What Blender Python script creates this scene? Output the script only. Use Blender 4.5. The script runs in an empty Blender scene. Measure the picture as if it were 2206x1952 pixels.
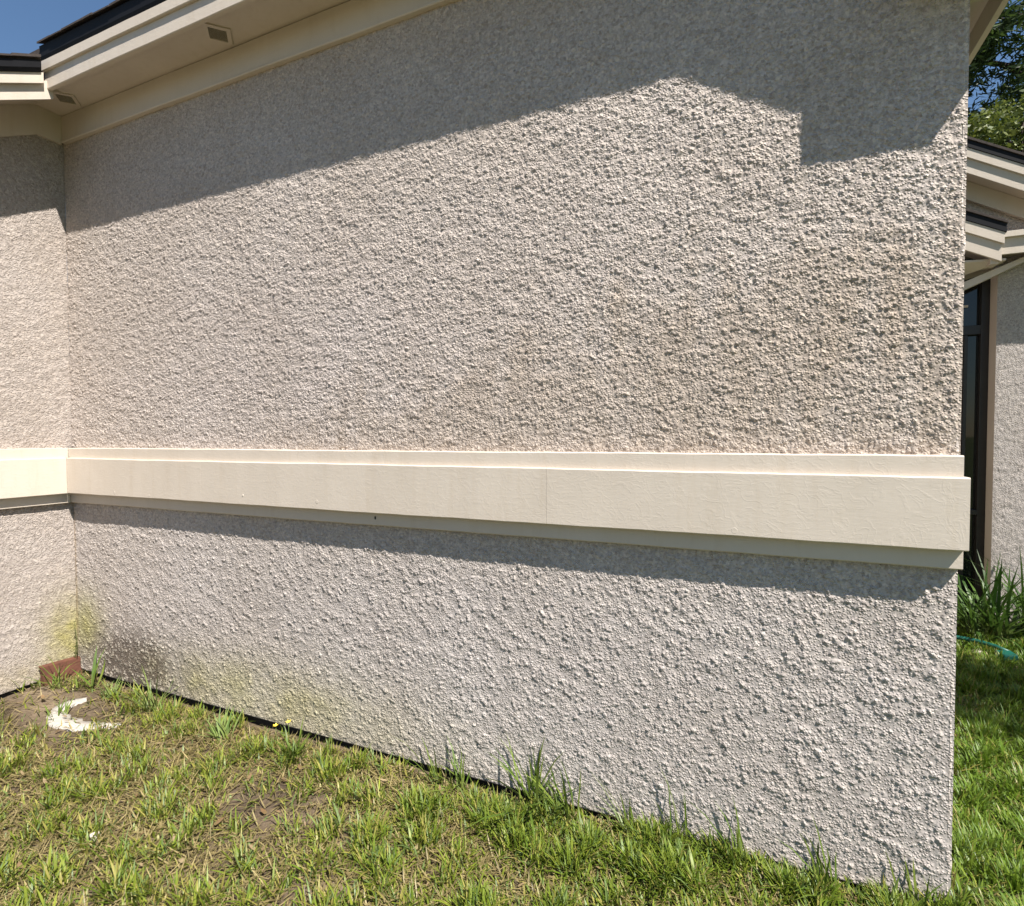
import bpy, bmesh, math, random
import numpy as np
from mathutils import Vector, Matrix

# ------------------------------------------------------------------ camera, sky, sun, exposure
scene = bpy.context.scene
COL = scene.collection
YAW, PITCH, ROLL = 0.40631, -0.0301, -0.00324
CAM = Vector((-0.59466, -2.00202, 1.45))
F_ = Vector((-math.sin(YAW)*math.cos(PITCH), math.cos(YAW)*math.cos(PITCH), math.sin(PITCH)))
R_ = Vector((math.cos(YAW), math.sin(YAW), 0))
U_ = R_.cross(F_)
cr, sr = math.cos(ROLL), math.sin(ROLL)
R2, U2 = cr*R_ + sr*U_, -sr*R_ + cr*U_
cam_data = bpy.data.cameras.new('camera')
cam_data.sensor_fit = 'HORIZONTAL'
cam_data.sensor_width = 36.0
cam_data.lens = 36.0*1159.0/2206.0
cam_data.clip_start = 0.02
cam_data.clip_end = 2000
cam = bpy.data.objects.new('camera', cam_data)
COL.objects.link(cam)
M = Matrix((R2, U2, -F_)).transposed().to_4x4()
M.translation = CAM
cam.matrix_world = M
scene.camera = cam

SUN = Vector((1.85, -1.0, 2.95)).normalized()          # towards the sun
world = bpy.data.worlds.new('World')
scene.world = world
world.use_nodes = True
wn = world.node_tree
bg = wn.nodes['Background']
sky = wn.nodes.new('ShaderNodeTexSky')
sky.sky_type = 'NISHITA'
sky.sun_disc = False
sky.sun_elevation = math.asin(SUN.z)
sky.sun_rotation = math.atan2(SUN.x, SUN.y)
sky.altitude = 0
sky.air_density = 1.4
sky.dust_density = 0.0
sky.ozone_density = 7.0
wn.links.new(sky.outputs[0], bg.inputs[0])
bg.inputs[1].default_value = 0.055
sun_data = bpy.data.lights.new('sun', 'SUN')
sun_data.energy = 5.0
sun_data.angle = math.radians(0.5)
sun_data.color = (1.0, 0.955, 0.89)
sun = bpy.data.objects.new('sun', sun_data)
COL.objects.link(sun)
sun.rotation_euler = SUN.to_track_quat('Z', 'Y').to_euler()
scene.view_settings.view_transform = 'Standard'
scene.view_settings.look = 'None'
scene.view_settings.gamma = 1.0
scene.view_settings.exposure = 1.08
scene.view_settings.use_curve_mapping = False

rng = np.random.default_rng(7)
random.seed(7)

# ------------------------------------------------------------------ materials
def new_mat(name):
    m = bpy.data.materials.new(name)
    m.use_nodes = True
    nt = m.node_tree
    return m, nt, nt.nodes['Principled BSDF']

def node(nt, t, **kw):
    n = nt.nodes.new(t)
    for k, v in kw.items():
        setattr(n, k, v)
    return n

def noise(nt, scale, detail=4, rough=0.55, vec=None, dist=0.0):
    n = node(nt, 'ShaderNodeTexNoise')
    n.inputs['Scale'].default_value = scale
    n.inputs['Detail'].default_value = detail
    n.inputs['Roughness'].default_value = rough
    n.inputs['Distortion'].default_value = dist
    if vec is not None:
        nt.links.new(vec, n.inputs['Vector'])
    return n

def ramp(nt, src, stops):
    r = node(nt, 'ShaderNodeValToRGB')
    while len(r.color_ramp.elements) < len(stops):
        r.color_ramp.elements.new(0.5)
    for e, (p, c) in zip(r.color_ramp.elements, stops):
        e.position = p
        e.color = (*c, 1) if len(c) == 3 else c
    nt.links.new(src, r.inputs[0])
    return r

def mixc(nt, mode, fac, a, b):
    n = node(nt, 'ShaderNodeMix', data_type='RGBA', blend_type=mode)
    for sock, v in ((n.inputs[0], fac), (n.inputs[6], a), (n.inputs[7], b)):
        if hasattr(v, 'links') or isinstance(v, bpy.types.NodeSocket):
            nt.links.new(v, sock)
        else:
            sock.default_value = v if not isinstance(v, tuple) else (*v, 1)
    return n.outputs[2]

def add_bump(nt, bsdf, src, strength, dist):
    b = node(nt, 'ShaderNodeBump')
    b.inputs['Strength'].default_value = strength
    b.inputs['Distance'].default_value = dist
    nt.links.new(src, b.inputs['Height'])
    nt.links.new(b.outputs[0], bsdf.inputs['Normal'])
    return b

def position(nt):
    return node(nt, 'ShaderNodeNewGeometry').outputs['Position']

def simple(name, col, rough=0.6, var=0.12, nscale=6.0, bump=0.0, bscale=60, bdist=0.002, metallic=0.0, spec=0.4):
    m, nt, b = new_mat(name)
    pos = position(nt)
    n = noise(nt, nscale, 5, 0.6, pos)
    r = ramp(nt, n.outputs[0], [(0.25, tuple(c*(1-var) for c in col)), (0.75, tuple(min(1, c*(1+var)) for c in col))])
    nt.links.new(r.outputs[0], b.inputs['Base Color'])
    b.inputs['Roughness'].default_value = rough
    b.inputs['Metallic'].default_value = metallic
    b.inputs['Specular IOR Level'].default_value = spec
    if bump > 0:
        nb = noise(nt, bscale, 4, 0.6, pos)
        add_bump(nt, b, nb.outputs[0], bump, bdist)
    return m

def stucco_mat():
    m, nt, b = new_mat('painted_stucco')
    pos = position(nt)
    at = node(nt, 'ShaderNodeAttribute', attribute_name='paint')
    n1 = noise(nt, 1.6, 5, 0.6, pos)
    v1 = ramp(nt, n1.outputs[0], [(0.3, (0.93, 0.91, 0.89)), (0.7, (1.04, 1.04, 1.05))])
    n2 = noise(nt, 95, 4, 0.7, pos)
    v2 = ramp(nt, n2.outputs[0], [(0.34, (0.84, 0.83, 0.82)), (0.5, (1.0, 1.0, 1.0)), (0.66, (1.14, 1.14, 1.14))])
    c = mixc(nt, 'MULTIPLY', 1.0, at.outputs['Color'], v1.outputs[0])
    c = mixc(nt, 'MULTIPLY', 1.0, c, v2.outputs[0])
    # pale and dark grains of aggregate in the coat
    n3 = node(nt, 'ShaderNodeTexVoronoi')
    n3.inputs['Scale'].default_value = 95
    n3.inputs['Randomness'].default_value = 1.0
    nt.links.new(pos, n3.inputs['Vector'])
    bw = node(nt, 'ShaderNodeSeparateColor')
    nt.links.new(n3.outputs['Color'], bw.inputs[0])
    v3 = ramp(nt, bw.outputs[0], [(0.0, (0.78, 0.77, 0.76)), (0.3, (0.96, 0.96, 0.96)), (0.7, (1.02, 1.02, 1.02)), (1.0, (1.24, 1.23, 1.20))])
    c = mixc(nt, 'MULTIPLY', 1.0, c, v3.outputs[0])
    nt.links.new(c, b.inputs['Base Color'])
    b.inputs['Roughness'].default_value = 0.85
    b.inputs['Specular IOR Level'].default_value = 0.2
    nb = noise(nt, 420, 2, 0.6, pos)
    b1 = add_bump(nt, b, nb.outputs[0], 0.55, 0.002)
    vb = node(nt, 'ShaderNodeTexVoronoi', feature='F1')
    vb.inputs['Scale'].default_value = 125
    nt.links.new(pos, vb.inputs['Vector'])
    inv = ramp(nt, vb.outputs['Distance'], [(0.15, (1, 1, 1)), (0.55, (0, 0, 0))])
    b2 = add_bump(nt, b, inv.outputs[0], 0.85, 0.0034)
    nt.links.new(b1.outputs[0], b2.inputs['Normal'])
    return m

def trim_mat():
    m, nt, b = new_mat('cream_trim_paint')
    pos = position(nt)
    n = noise(nt, 3.0, 6, 0.65, pos)
    r = ramp(nt, n.outputs[0], [(0.3, (0.535, 0.463, 0.385)), (0.55, (0.56, 0.487, 0.408)), (0.75, (0.585, 0.51, 0.43))])
    # faint drips and rubbed dirt
    mp = node(nt, 'ShaderNodeMapping')
    mp.inputs['Scale'].default_value = (6, 6, 0.8)
    nt.links.new(pos, mp.inputs[0])
    nd = noise(nt, 4.0, 5, 0.7, mp.outputs[0])
    rd = ramp(nt, nd.outputs[0], [(0.28, (0.95, 0.935, 0.91)), (0.5, (1, 1, 1))])
    c = mixc(nt, 'MULTIPLY', 1.0, r.outputs[0], rd.outputs[0])
    nt.links.new(c, b.inputs['Base Color'])
    b.inputs['Roughness'].default_value = 0.55
    b.inputs['Specular IOR Level'].default_value = 0.3
    # brush marks along the board plus chips and dents
    mp2 = node(nt, 'ShaderNodeMapping')
    mp2.inputs['Scale'].default_value = (14, 14, 90)
    nt.links.new(pos, mp2.inputs[0])
    nb = noise(nt, 1.5, 4, 0.6, mp2.outputs[0])
    nc = noise(nt, 17, 3, 0.5, pos, 1.2)
    rc = ramp(nt, nc.outputs[0], [(0.46, (0, 0, 0)), (0.52, (1, 1, 1)), (0.56, (0.25, 0.25, 0.25))])
    b1 = node(nt, 'ShaderNodeBump')
    b1.inputs['Strength'].default_value = 0.2
    b1.inputs['Distance'].default_value = 0.002
    nt.links.new(nb.outputs[0], b1.inputs['Height'])
    b2 = node(nt, 'ShaderNodeBump')
    b2.inputs['Strength'].default_value = 0.09
    b2.inputs['Distance'].default_value = 0.0025
    nt.links.new(rc.outputs[0], b2.inputs['Height'])
    nt.links.new(b1.outputs[0], b2.inputs['Normal'])
    nt.links.new(b2.outputs[0], b.inputs['Normal'])
    return m

def attr_leaf_mat(name, rough=0.5, trans=0.35):
    m, nt, b = new_mat(name)
    at = node(nt, 'ShaderNodeAttribute', attribute_name='paint')
    pos = position(nt)
    n = noise(nt, 60, 3, 0.6, pos)
    v = ramp(nt, n.outputs[0], [(0.3, (0.82, 0.84, 0.8)), (0.7, (1.12, 1.1, 1.05))])
    c = mixc(nt, 'MULTIPLY', 1.0, at.outputs['Color'], v.outputs[0])
    nt.links.new(c, b.inputs['Base Color'])
    b.inputs['Roughness'].default_value = rough
    b.inputs['Specular IOR Level'].default_value = 0.35
    t = node(nt, 'ShaderNodeBsdfTranslucent')
    nt.links.new(c, t.inputs[0])
    mx = node(nt, 'ShaderNodeMixShader')
    mx.inputs[0].default_value = trans
    nt.links.new(b.outputs[0], mx.inputs[1])
    nt.links.new(t.outputs[0], mx.inputs[2])
    nt.links.new(mx.outputs[0], nt.nodes['Material Output'].inputs[0])
    return m

def ground_mat():
    m, nt, b = new_mat('sandy_soil_and_thatch')
    pos = position(nt)
    n1 = noise(nt, 2.6, 6, 0.65, pos)
    r1 = ramp(nt, n1.outputs[0], [(0.3, (0.06, 0.045, 0.032)), (0.5, (0.13, 0.098, 0.066)), (0.72, (0.22, 0.17, 0.115))])
    n2 = noise(nt, 70, 5, 0.7, pos)
    r2 = ramp(nt, n2.outputs[0], [(0.3, (0.55, 0.52, 0.5)), (0.55, (1, 1, 1)), (0.75, (1.3, 1.25, 1.15))])
    c = mixc(nt, 'MULTIPLY', 1.0, r1.outputs[0], r2.outputs[0])
    # turf everywhere away from the worn strip in front of the wall
    sep = node(nt, 'ShaderNodeSeparateXYZ')
    nt.links.new(pos, sep.inputs[0])
    mr = node(nt, 'ShaderNodeMapRange')
    mr.inputs[1].default_value = -1.6
    mr.inputs[2].default_value = 0.6
    nt.links.new(sep.outputs[0], mr.inputs[0])
    n3 = noise(nt, 9, 5, 0.7, pos)
    r3 = ramp(nt, n3.outputs[0], [(0.3, (0.045, 0.06, 0.018)), (0.7, (0.10, 0.12, 0.035))])
    c2 = mixc(nt, 'MIX', mr.outputs[0], c, r3.outputs[0])
    nt.links.new(c2, b.inputs['Base Color'])
    b.inputs['Roughness'].default_value = 0.95
    b.inputs['Specular IOR Level'].default_value = 0.1
    add_bump(nt, b, n2.outputs[0], 0.8, 0.012)
    return m

MAT = {}
MAT['stucco'] = stucco_mat()
MAT['trim'] = trim_mat()
MAT['ground'] = ground_mat()
MAT['grass'] = attr_leaf_mat('grass_blades', 0.45, 0.3)
MAT['leaf'] = attr_leaf_mat('tree_leaves', 0.5, 0.3)
MAT['black_metal'] = simple('black_gutter_metal', (0.010, 0.010, 0.012), 0.6, 0.25, 9, 0.05, 30, spec=0.15)
MAT['shingle'] = simple('dark_brown_shingle', (0.05, 0.038, 0.032), 0.9, 0.4, 25, 0.6, 240, 0.003)
MAT['dark'] = simple('dark_footing', (0.022, 0.02, 0.018), 0.9, 0.4, 14, 0.5, 60, 0.006)  # near-black, shared by footing, screed and weep hole
MAT['rust'] = simple('rust_brown_metal', (0.105, 0.040, 0.024), 0.75, 0.35, 18, 0.3, 90, 0.002)
MAT['white'] = simple('white_plaster_scrap', (0.36, 0.33, 0.29), 0.85, 0.3, 30, 0.5, 60, 0.006)
MAT['hose'] = simple('green_hose_rubber', (0.006, 0.075, 0.055), 0.4, 0.2, 20)
MAT['bark'] = simple('dark_bark', (0.05, 0.037, 0.028), 0.9, 0.35, 12, 0.6, 40, 0.02)
MAT['bronze'] = simple('dark_bronze_frame', (0.02, 0.017, 0.015), 0.4, 0.2, 8)
MAT['vent_dark'] = simple('vent_shadow_cavity', (0.03, 0.024, 0.018), 0.9, 0.2, 20)
MAT['yellow'] = simple('yellow_petal', (0.62, 0.46, 0.05), 0.6, 0.15, 40)
MAT['stone'] = simple('pale_stone', (0.45, 0.39, 0.33), 0.9, 0.25, 25, 0.5, 60, 0.006)
m, nt, b = new_mat('dark_window_glass')
b.inputs['Base Color'].default_value = (0.012, 0.013, 0.012, 1)
b.inputs['Roughness'].default_value = 0.03
b.inputs['Specular IOR Level'].default_value = 0.5
ng = noise(nt, 1.2, 2, 0.5, position(nt))
add_bump(nt, b, ng.outputs[0], 0.05, 0.02)
MAT['glass'] = m

# ------------------------------------------------------------------ helpers
def link(o, parent=None):
    COL.objects.link(o)
    if parent is not None:
        o.parent = parent
        o.matrix_parent_inverse = Matrix.Translation(-Vector(parent.location)) if parent.parent is None else Matrix.Identity(4)
    return o

def empty(name, loc, label=None, cat=None, group=None):
    o = bpy.data.objects.new(name, None)
    o.location = loc
    o.empty_display_size = 0.1
    COL.objects.link(o)
    if label:
        tag(o, label, cat, group)
    return o

def tag(o, label, cat, group=None):
    o['label'] = label
    o['category'] = cat
    if group:
        o['group'] = group
    return o

def pyobj(name, verts, faces, mat, parent=None, smooth=False, paint=None):
    me = bpy.data.meshes.new(name)
    me.from_pydata([tuple(v) for v in verts], [], faces)
    me.validate()
    me.materials.append(MAT[mat])
    if smooth:
        me.polygons.foreach_set('use_smooth', np.ones(len(me.polygons), bool))
    if paint is not None:
        set_paint(me, np.tile(np.array(paint, np.float32), (len(me.vertices), 1)))
    o = bpy.data.objects.new(name, me)
    return link(o, parent)

def set_paint(me, rgb):
    a = me.color_attributes.new('paint', 'FLOAT_COLOR', 'POINT')
    buf = np.ones((len(me.vertices), 4), np.float32)
    buf[:, :3] = rgb
    a.data.foreach_set('color', buf.ravel())

def npmesh(name, co, quads=None, tris=None, mat=None, parent=None, smooth=True, paint=None):
    me = bpy.data.meshes.new(name)
    nv = len(co)
    nq = 0 if quads is None else len(quads)
    ntr = 0 if tris is None else len(tris)
    me.vertices.add(nv)
    me.vertices.foreach_set('co', np.ascontiguousarray(co, np.float32).ravel())
    parts = []
    if nq: parts.append(np.asarray(quads, np.int32).ravel())
    if ntr: parts.append(np.asarray(tris, np.int32).ravel())
    loops = np.concatenate(parts)
    me.loops.add(len(loops))
    me.loops.foreach_set('vertex_index', loops)
    me.polygons.add(nq+ntr)
    start = np.concatenate([np.arange(nq)*4, nq*4+np.arange(ntr)*3]).astype(np.int32)
    me.polygons.foreach_set('loop_start', start)
    me.update(calc_edges=True)
    me.polygons.foreach_set('use_smooth', np.full(nq+ntr, smooth, bool))
    if paint is not None:
        set_paint(me, paint)
    if mat: me.materials.append(MAT[mat])
    o = bpy.data.objects.new(name, me)
    return link(o, parent)

def bmobj(name, bm, mat, parent=None, bevel=0.0, smooth=False, segs=2):
    if bevel > 0:
        bmesh.ops.bevel(bm, geom=bm.edges[:], offset=bevel, segments=segs, affect='EDGES', profile=0.6)
    bmesh.ops.recalc_face_normals(bm, faces=bm.faces[:])
    me = bpy.data.meshes.new(name)
    bm.to_mesh(me)
    bm.free()
    me.materials.append(MAT[mat])
    if smooth:
        me.polygons.foreach_set('use_smooth', np.ones(len(me.polygons), bool))
    o = bpy.data.objects.new(name, me)
    return link(o, parent)

def hexa(name, pts, mat, parent=None, bevel=0.0):
    """8 corners: bottom four counter-clockwise, then the top four."""
    bm = bmesh.new()
    v = [bm.verts.new(p) for p in pts]
    for f in ((3, 2, 1, 0), (4, 5, 6, 7), (0, 1, 5, 4), (1, 2, 6, 5), (2, 3, 7, 6), (3, 0, 4, 7)):
        bm.faces.new([v[i] for i in f])
    return bmobj(name, bm, mat, parent, bevel)

def box(name, x0, x1, y0, y1, z0, z1, mat, parent=None, bevel=0.0):
    return hexa(name, [(x0, y0, z0), (x1, y0, z0), (x1, y1, z0), (x0, y1, z0),
                       (x0, y0, z1), (x1, y0, z1), (x1, y1, z1), (x0, y1, z1)], mat, parent, bevel)

def wavy_box(name, x0, x1, y0, y1, z0, z1, mat, parent=None, n=60, amp=0.0012, seed=1):
    """A long board whose edges are not ruler straight (hand-painted, a little bowed)."""
    xs = np.linspace(x0, x1, n)
    fam = seed//10*10
    def w(ph):
        return amp*(0.8*np.sin(xs*2.1+ph+fam)+0.5*np.sin(xs*6.7+2*ph+fam*1.7)+0.35*np.sin(xs*17.3+3*ph)+0.25*np.sin(xs*41.0+ph))
    wy, w0, w1 = w(0.3), w(1.9), w(4.1)
    e = 0.0035
    V, Fc = [], []
    for i, x in enumerate(xs):
        yf = y0+wy[i]*0.6
        V += [(x, y1, z0+w0[i]), (x, yf+e, z0+w0[i]), (x, yf, z0+e+w0[i]), (x, yf, z1-e+w1[i]), (x, yf+e, z1+w1[i]), (x, y1, z1+w1[i])]
    m = 6
    for i in range(n-1):
        for j in range(m):
            a, b = i*m+j, i*m+(j+1) % m
            Fc.append((a, b, b+m, a+m))
    Fc.append(tuple(range(m))[::-1])
    Fc.append(tuple((n-1)*m+j for j in range(m)))
    o = pyobj(name, V, Fc, mat, parent)
    return o

def prism(name, poly, axis, a, b, mat, parent=None, bevel=0.0):
    """Extrude a 2-D polygon along axis ('x': poly is (y,z); 'y': poly is (x,z); 'z': poly is (x,y))."""
    def P(u, v, t):
        return {'x': (t, u, v), 'y': (u, t, v), 'z': (u, v, t)}[axis]
    bm = bmesh.new()
    A = [bm.verts.new(P(u, v, a)) for u, v in poly]
    B = [bm.verts.new(P(u, v, b)) for u, v in poly]
    n = len(poly)
    bm.faces.new(A)
    bm.faces.new(B[::-1])
    for i in range(n):
        bm.faces.new((A[i], B[i], B[(i+1) % n], A[(i+1) % n]))
    return bmobj(name, bm, mat, parent, bevel)

def tube(name, pts, rad, mat, parent=None, sides=8):
    pts = [Vector(p) for p in pts]
    rr = rad if isinstance(rad, (list, tuple)) else [rad]*len(pts)
    V, Fc = [], []
    prev = None
    for i, p in enumerate(pts):
        d = (pts[min(i+1, len(pts)-1)]-pts[max(i-1, 0)]).normalized()
        if prev is None:
            u = d.orthogonal().normalized()
        else:
            u = (prev-d*prev.dot(d)).normalized()
        prev = u
        w = d.cross(u)
        for k in range(sides):
            a = 2*math.pi*k/sides
            V.append(p+(u*math.cos(a)+w*math.sin(a))*rr[i])
    for i in range(len(pts)-1):
        for k in range(sides):
            a, b = i*sides+k, i*sides+(k+1) % sides
            Fc.append((a, b, b+sides, a+sides))
    Fc.append(tuple(range(sides))[::-1])
    Fc.append(tuple((len(pts)-1)*sides+k for k in range(sides)))
    return pyobj(name, V, Fc, mat, parent, smooth=True)

# ---- noise fields for the stucco and the lawn
def band_noise(nu, nv, cell, wl, seed, width=0.4, ang=0.0, stretch=1.0):
    r = np.random.default_rng(seed)
    w = np.fft.rfft2(r.normal(size=(nv, nu)))
    ku = np.fft.rfftfreq(nu, cell)[None, :]
    kv = np.fft.fftfreq(nv, cell)[:, None]
    a, b = ku*math.cos(ang)+kv*math.sin(ang), -ku*math.sin(ang)+kv*math.cos(ang)
    k = np.sqrt((a*stretch)**2+(b/stretch**0.5)**2)
    k0 = 1.0/wl
    w *= np.exp(-((k-k0)/(width*k0))**2)
    f = np.fft.irfft2(w, s=(nv, nu))
    return f/f.std()

def sstep(a, b, x):
    t = np.clip((x-a)/(b-a), 0, 1)
    return t*t*(3-2*t)

def gauss(u, v, u0, v0, su, sv):
    return np.exp(-0.5*(((u-u0)/su)**2+((v-v0)/sv)**2))

def splat_grains(H, c, W, Hh, per_m2, r0, r1, hf, seed, accept=None, power=1.7):
    """Press single grains of aggregate (flat-topped, steep-sided, lopsided) into a height map."""
    r = np.random.default_rng(seed)
    n = int(per_m2*W*Hh)
    x, y = r.uniform(0, W, n), r.uniform(0, Hh, n)
    if accept is not None:
        k = r.uniform(0, 1, n) < accept[np.clip((y/c).astype(int), 0, accept.shape[0]-1), np.clip((x/c).astype(int), 0, accept.shape[1]-1)]
        x, y = x[k], y[k]
        n = len(x)
    rad = r0+(r1-r0)*r.uniform(0, 1, n)**power
    asp = r.uniform(1.0, 1.75, n)
    ang = r.uniform(0, math.pi, n)
    ph = r.uniform(0, 6.28, n)
    hh = rad*hf*r.uniform(0.6, 1.25, n)
    nv, nu = H.shape
    flat = H.ravel()
    K = int(math.ceil(r1*1.6/c))
    ca, sa = np.cos(ang), np.sin(ang)
    ci, cj = np.round(x/c).astype(int), np.round(y/c).astype(int)
    for dj in range(-K, K+1):
        for di in range(-K, K+1):
            lim = math.hypot(di, dj)*c
            m = rad*1.6 > lim-c
            if not m.any(): continue
            gx, gy = (ci[m]+di)*c-x[m], (cj[m]+dj)*c-y[m]
            a_ = (gx*ca[m]+gy*sa[m])/(rad[m]*asp[m]**0.5)
            b_ = (-gx*sa[m]+gy*ca[m])/(rad[m]/asp[m]**0.5)
            d = np.sqrt(a_*a_+b_*b_)
            d = d*(1+0.16*np.cos(3*np.arctan2(b_, a_)+ph[m])+0.10*a_)
            v = hh[m]*np.clip(1-d**3.2, 0, 1)**0.75
            ii, jj = ci[m]+di, cj[m]+dj
            ok = (ii >= 0) & (ii < nu) & (jj >= 0) & (jj < nv) & (v > 0)
            np.maximum.at(flat, jj[ok]*nu+ii[ok], v[ok])
    return H

class Stucco:
    """Relief of a dashed stucco coat over a patch of wall, sampled in metres."""
    def __init__(self, W, Hh, seed, coarse):
        self.c = 0.0023
        nu, nv = int(W/self.c)+8, int(Hh/self.c)+8
        ang = 0.25 if coarse else -0.75
        B = lambda wl, s, w=0.4, st=1.0: band_noise(nu, nv, self.c, wl, seed+s, w, ang, st)
        low = B(0.45, 1, 0.7)
        mid = B(0.10, 2, 0.7, 1.3)
        clus = B(0.040, 3, 0.6, 1.6)
        fine = B(0.0085, 5, 0.45)
        H = np.zeros((nv, nu), np.float64)
        if coarse:      # dense, knobbly dash above the band
            acc = np.clip(0.62+0.22*clus+0.12*mid, 0.12, 1)
            splat_grains(H, self.c, W, Hh, 23000, 0.0025, 0.0054, 0.58, seed+11, acc, 1.2)
            splat_grains(H, self.c, W, Hh, 9500, 0.0040, 0.0080, 0.56, seed+12, np.clip(0.42+0.40*clus+0.22*mid, 0.02, 1), 2.2)
        else:           # smoother coat with scattered grains and runs of grains
            acc = np.clip(0.34+0.24*clus+0.16*mid+0.05*low, 0.04, 1)
            splat_grains(H, self.c, W, Hh, 22000, 0.0025, 0.0052, 0.58, seed+11, acc, 1.3)
            splat_grains(H, self.c, W, Hh, 7500, 0.0040, 0.0080, 0.60, seed+12, np.clip(0.24+0.38*clus+0.26*mid, 0.01, 1), 2.0)
        self.grain = H.copy()
        H += 0.0009*sstep(-0.6, 1.6, fine)+0.0004*mid
        self.h = H
        self.low = low
        self.mid = mid
    def at(self, f, u, v):
        a = np.clip(u/self.c, 0, f.shape[1]-2.001)
        b = np.clip(v/self.c, 0, f.shape[0]-2.001)
        i, j = a.astype(int), b.astype(int)
        x, y = a-i, b-j
        return (f[j, i]*(1-x)*(1-y)+f[j, i+1]*x*(1-y)+f[j+1, i]*(1-x)*y+f[j+1, i+1]*x*y)

def grid_quads(nu, nv):
    i = np.arange((nv-1)*(nu-1))
    r, c = i//(nu-1), i % (nu-1)
    a = r*nu+c
    return np.stack([a, a+1, a+nu+1, a+nu], 1)

BASE = np.array([0.464, 0.405, 0.362])

# ------------------------------------------------------------------ ground
L = 4.45
def ground_z(x, y):
    z = -0.055+0.012*np.sin(x*2.3+1.1)*np.cos(y*2.9)+0.008*np.sin(x*5.1+y*4.3)
    z = z+0.035*np.exp(-0.5*(((x+4.25)/0.35)**2+((y+0.15)/0.22)**2))
    z = z+0.012*np.exp(-0.5*(((x+3.75)/0.35)**2+((y+0.12)/0.12)**2))
    z = z+0.030*sstep(-2.6, -1.2, x)*np.exp(-0.5*((y+0.05)/0.25)**2)*(x < 0.3)
    far = np.clip((np.hypot(x, y)-6)/10, 0, 1)
    return z*(1-far)+(-0.06)*far

def make_ground():
    fine = np.arange(-6.0, 4.01, 0.07)
    gx = np.concatenate([-np.geomspace(600, 6.5, 24), fine, np.geomspace(4.5, 600, 26)])
    fy = np.arange(-3.0, 5.51, 0.07)
    gy = np.concatenate([-np.geomspace(600, 3.4, 26), fy, np.geomspace(6.0, 600, 24)])
    X, Y = np.meshgrid(gx, gy)
    Z = ground_z(X, Y)
    near = (np.abs(X) < 7) & (np.abs(Y) < 7)
    Z = Z+np.where(near, rng.normal(0, 0.0035, X.shape), 0)
    co = np.stack([X.ravel(), Y.ravel(), Z.ravel()], 1)
    o = npmesh('ground', co, grid_quads(len(gx), len(gy)), None, 'ground')
    o['kind'] = 'structure'
make_ground()

# ------------------------------------------------------------------ the house
house = empty('stucco_house', (-2.2, 0, 0), 'beige pebbly stucco house with cream trim band and eaves filling the picture', 'house')

def wall_a(name, z0, z1, coarse, seed, dz=0.0035):
    s = np.linspace(0, 1, 1120)
    # columns grow finer towards the near corner
    a = 2.05
    xs = -L*(1-(1-(1-s)**1)*1.0) if False else -L+L*((a*s-(a-1)*s**2) if False else (s*(1+0.36)-0.36*s**2))
    xs[-1] = 0.0
    zs = np.linspace(z0, z1, int((z1-z0)/dz))
    X, Z = np.meshgrid(xs, zs)
    st = Stucco(L+0.05, z1-z0+0.05, seed, coarse)
    u, v = X+L, Z-z0
    h = st.at(st.h, u, v)
    low, mid = st.at(st.low, u, v), st.at(st.mid, u, v)
    fade = sstep(0.004, 0.014, -X)*sstep(0.0, 0.004, u)
    if not coarse:
        fade = fade*(0.45+0.55*sstep(0.0, 0.05, -X+0.01*mid))
    Y = -h*fade
    # hand-floated unevenness
    Y = Y-0.0004*low*sstep(0, 0.08, -X)
    paint = np.ones(X.shape+(3,))*BASE
    def stain(mask, tint):
        mask = np.clip(mask, 0, 1)[..., None]
        nonlocal paint
        paint = paint*(1-mask)+paint*np.array(tint)*mask
    if coarse:
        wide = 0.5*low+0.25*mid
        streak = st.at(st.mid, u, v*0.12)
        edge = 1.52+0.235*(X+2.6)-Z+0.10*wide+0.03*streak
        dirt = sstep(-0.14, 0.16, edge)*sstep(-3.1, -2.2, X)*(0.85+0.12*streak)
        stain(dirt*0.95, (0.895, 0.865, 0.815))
        stain(gauss(X, Z, -0.2, 1.9, 0.3, 0.5)*(0.15+0.08*streak), (0.95, 0.91, 0.86))
        stain(gauss(X, Z, -2.6, 1.85, 0.9, 0.35)*0.8, (0.99, 0.99, 1.02))
        stain(sstep(2.9, 3.25, Z)*0.6, (0.98, 0.93, 0.86))
    else:
        wide = 0.5*low+0.3*mid
        paint = paint*np.array([0.955, 0.975, 1.0])
        stain(gauss(X, Z, -4.36, 0.30, 0.13, 0.13)*(0.9+0.15*wide), (0.83, 0.86, 0.46))
        stain(gauss(X, Z, -3.2, 0.12, 0.55, 0.10)*(0.8+0.2*wide), (0.88, 0.885, 0.60))
        stain(gauss(X, Z, -2.5, 0.13, 0.45, 0.14)*(0.65+0.2*wide), (0.91, 0.91, 0.68))
        gr = st.at(st.grain, u, v)
        mil = gauss(X, Z, -3.93, 0.12, 0.30, 0.13)*(1.45+0.25*wide)-1.1*sstep(0.0006, 0.0022, gr)
        stain(mil, (0.34, 0.31, 0.30))
        stain(gauss(X, Z, -L, 0.6, 0.012, 0.5)*0.7, (0.85, 0.70, 0.45))
        stain(sstep(0.13, 0.0, Z)*0.3, (0.93, 0.90, 0.80))
        stain(gauss(X, Z, -1.6, 0.6, 1.5, 0.3)*0.5, (0.985, 1.0, 1.03))
    co = np.stack([X.ravel(), Y.ravel(), Z.ravel()], 1)
    return npmesh(name, co, grid_quads(len(xs), len(zs)), None, 'stucco', house, True, paint.reshape(-1, 3))

wall_a('upper_wall', 1.36, 3.28, True, 100)
wall_a('lower_wall', 0.0, 1.09, False, 200, 0.0038)

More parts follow.
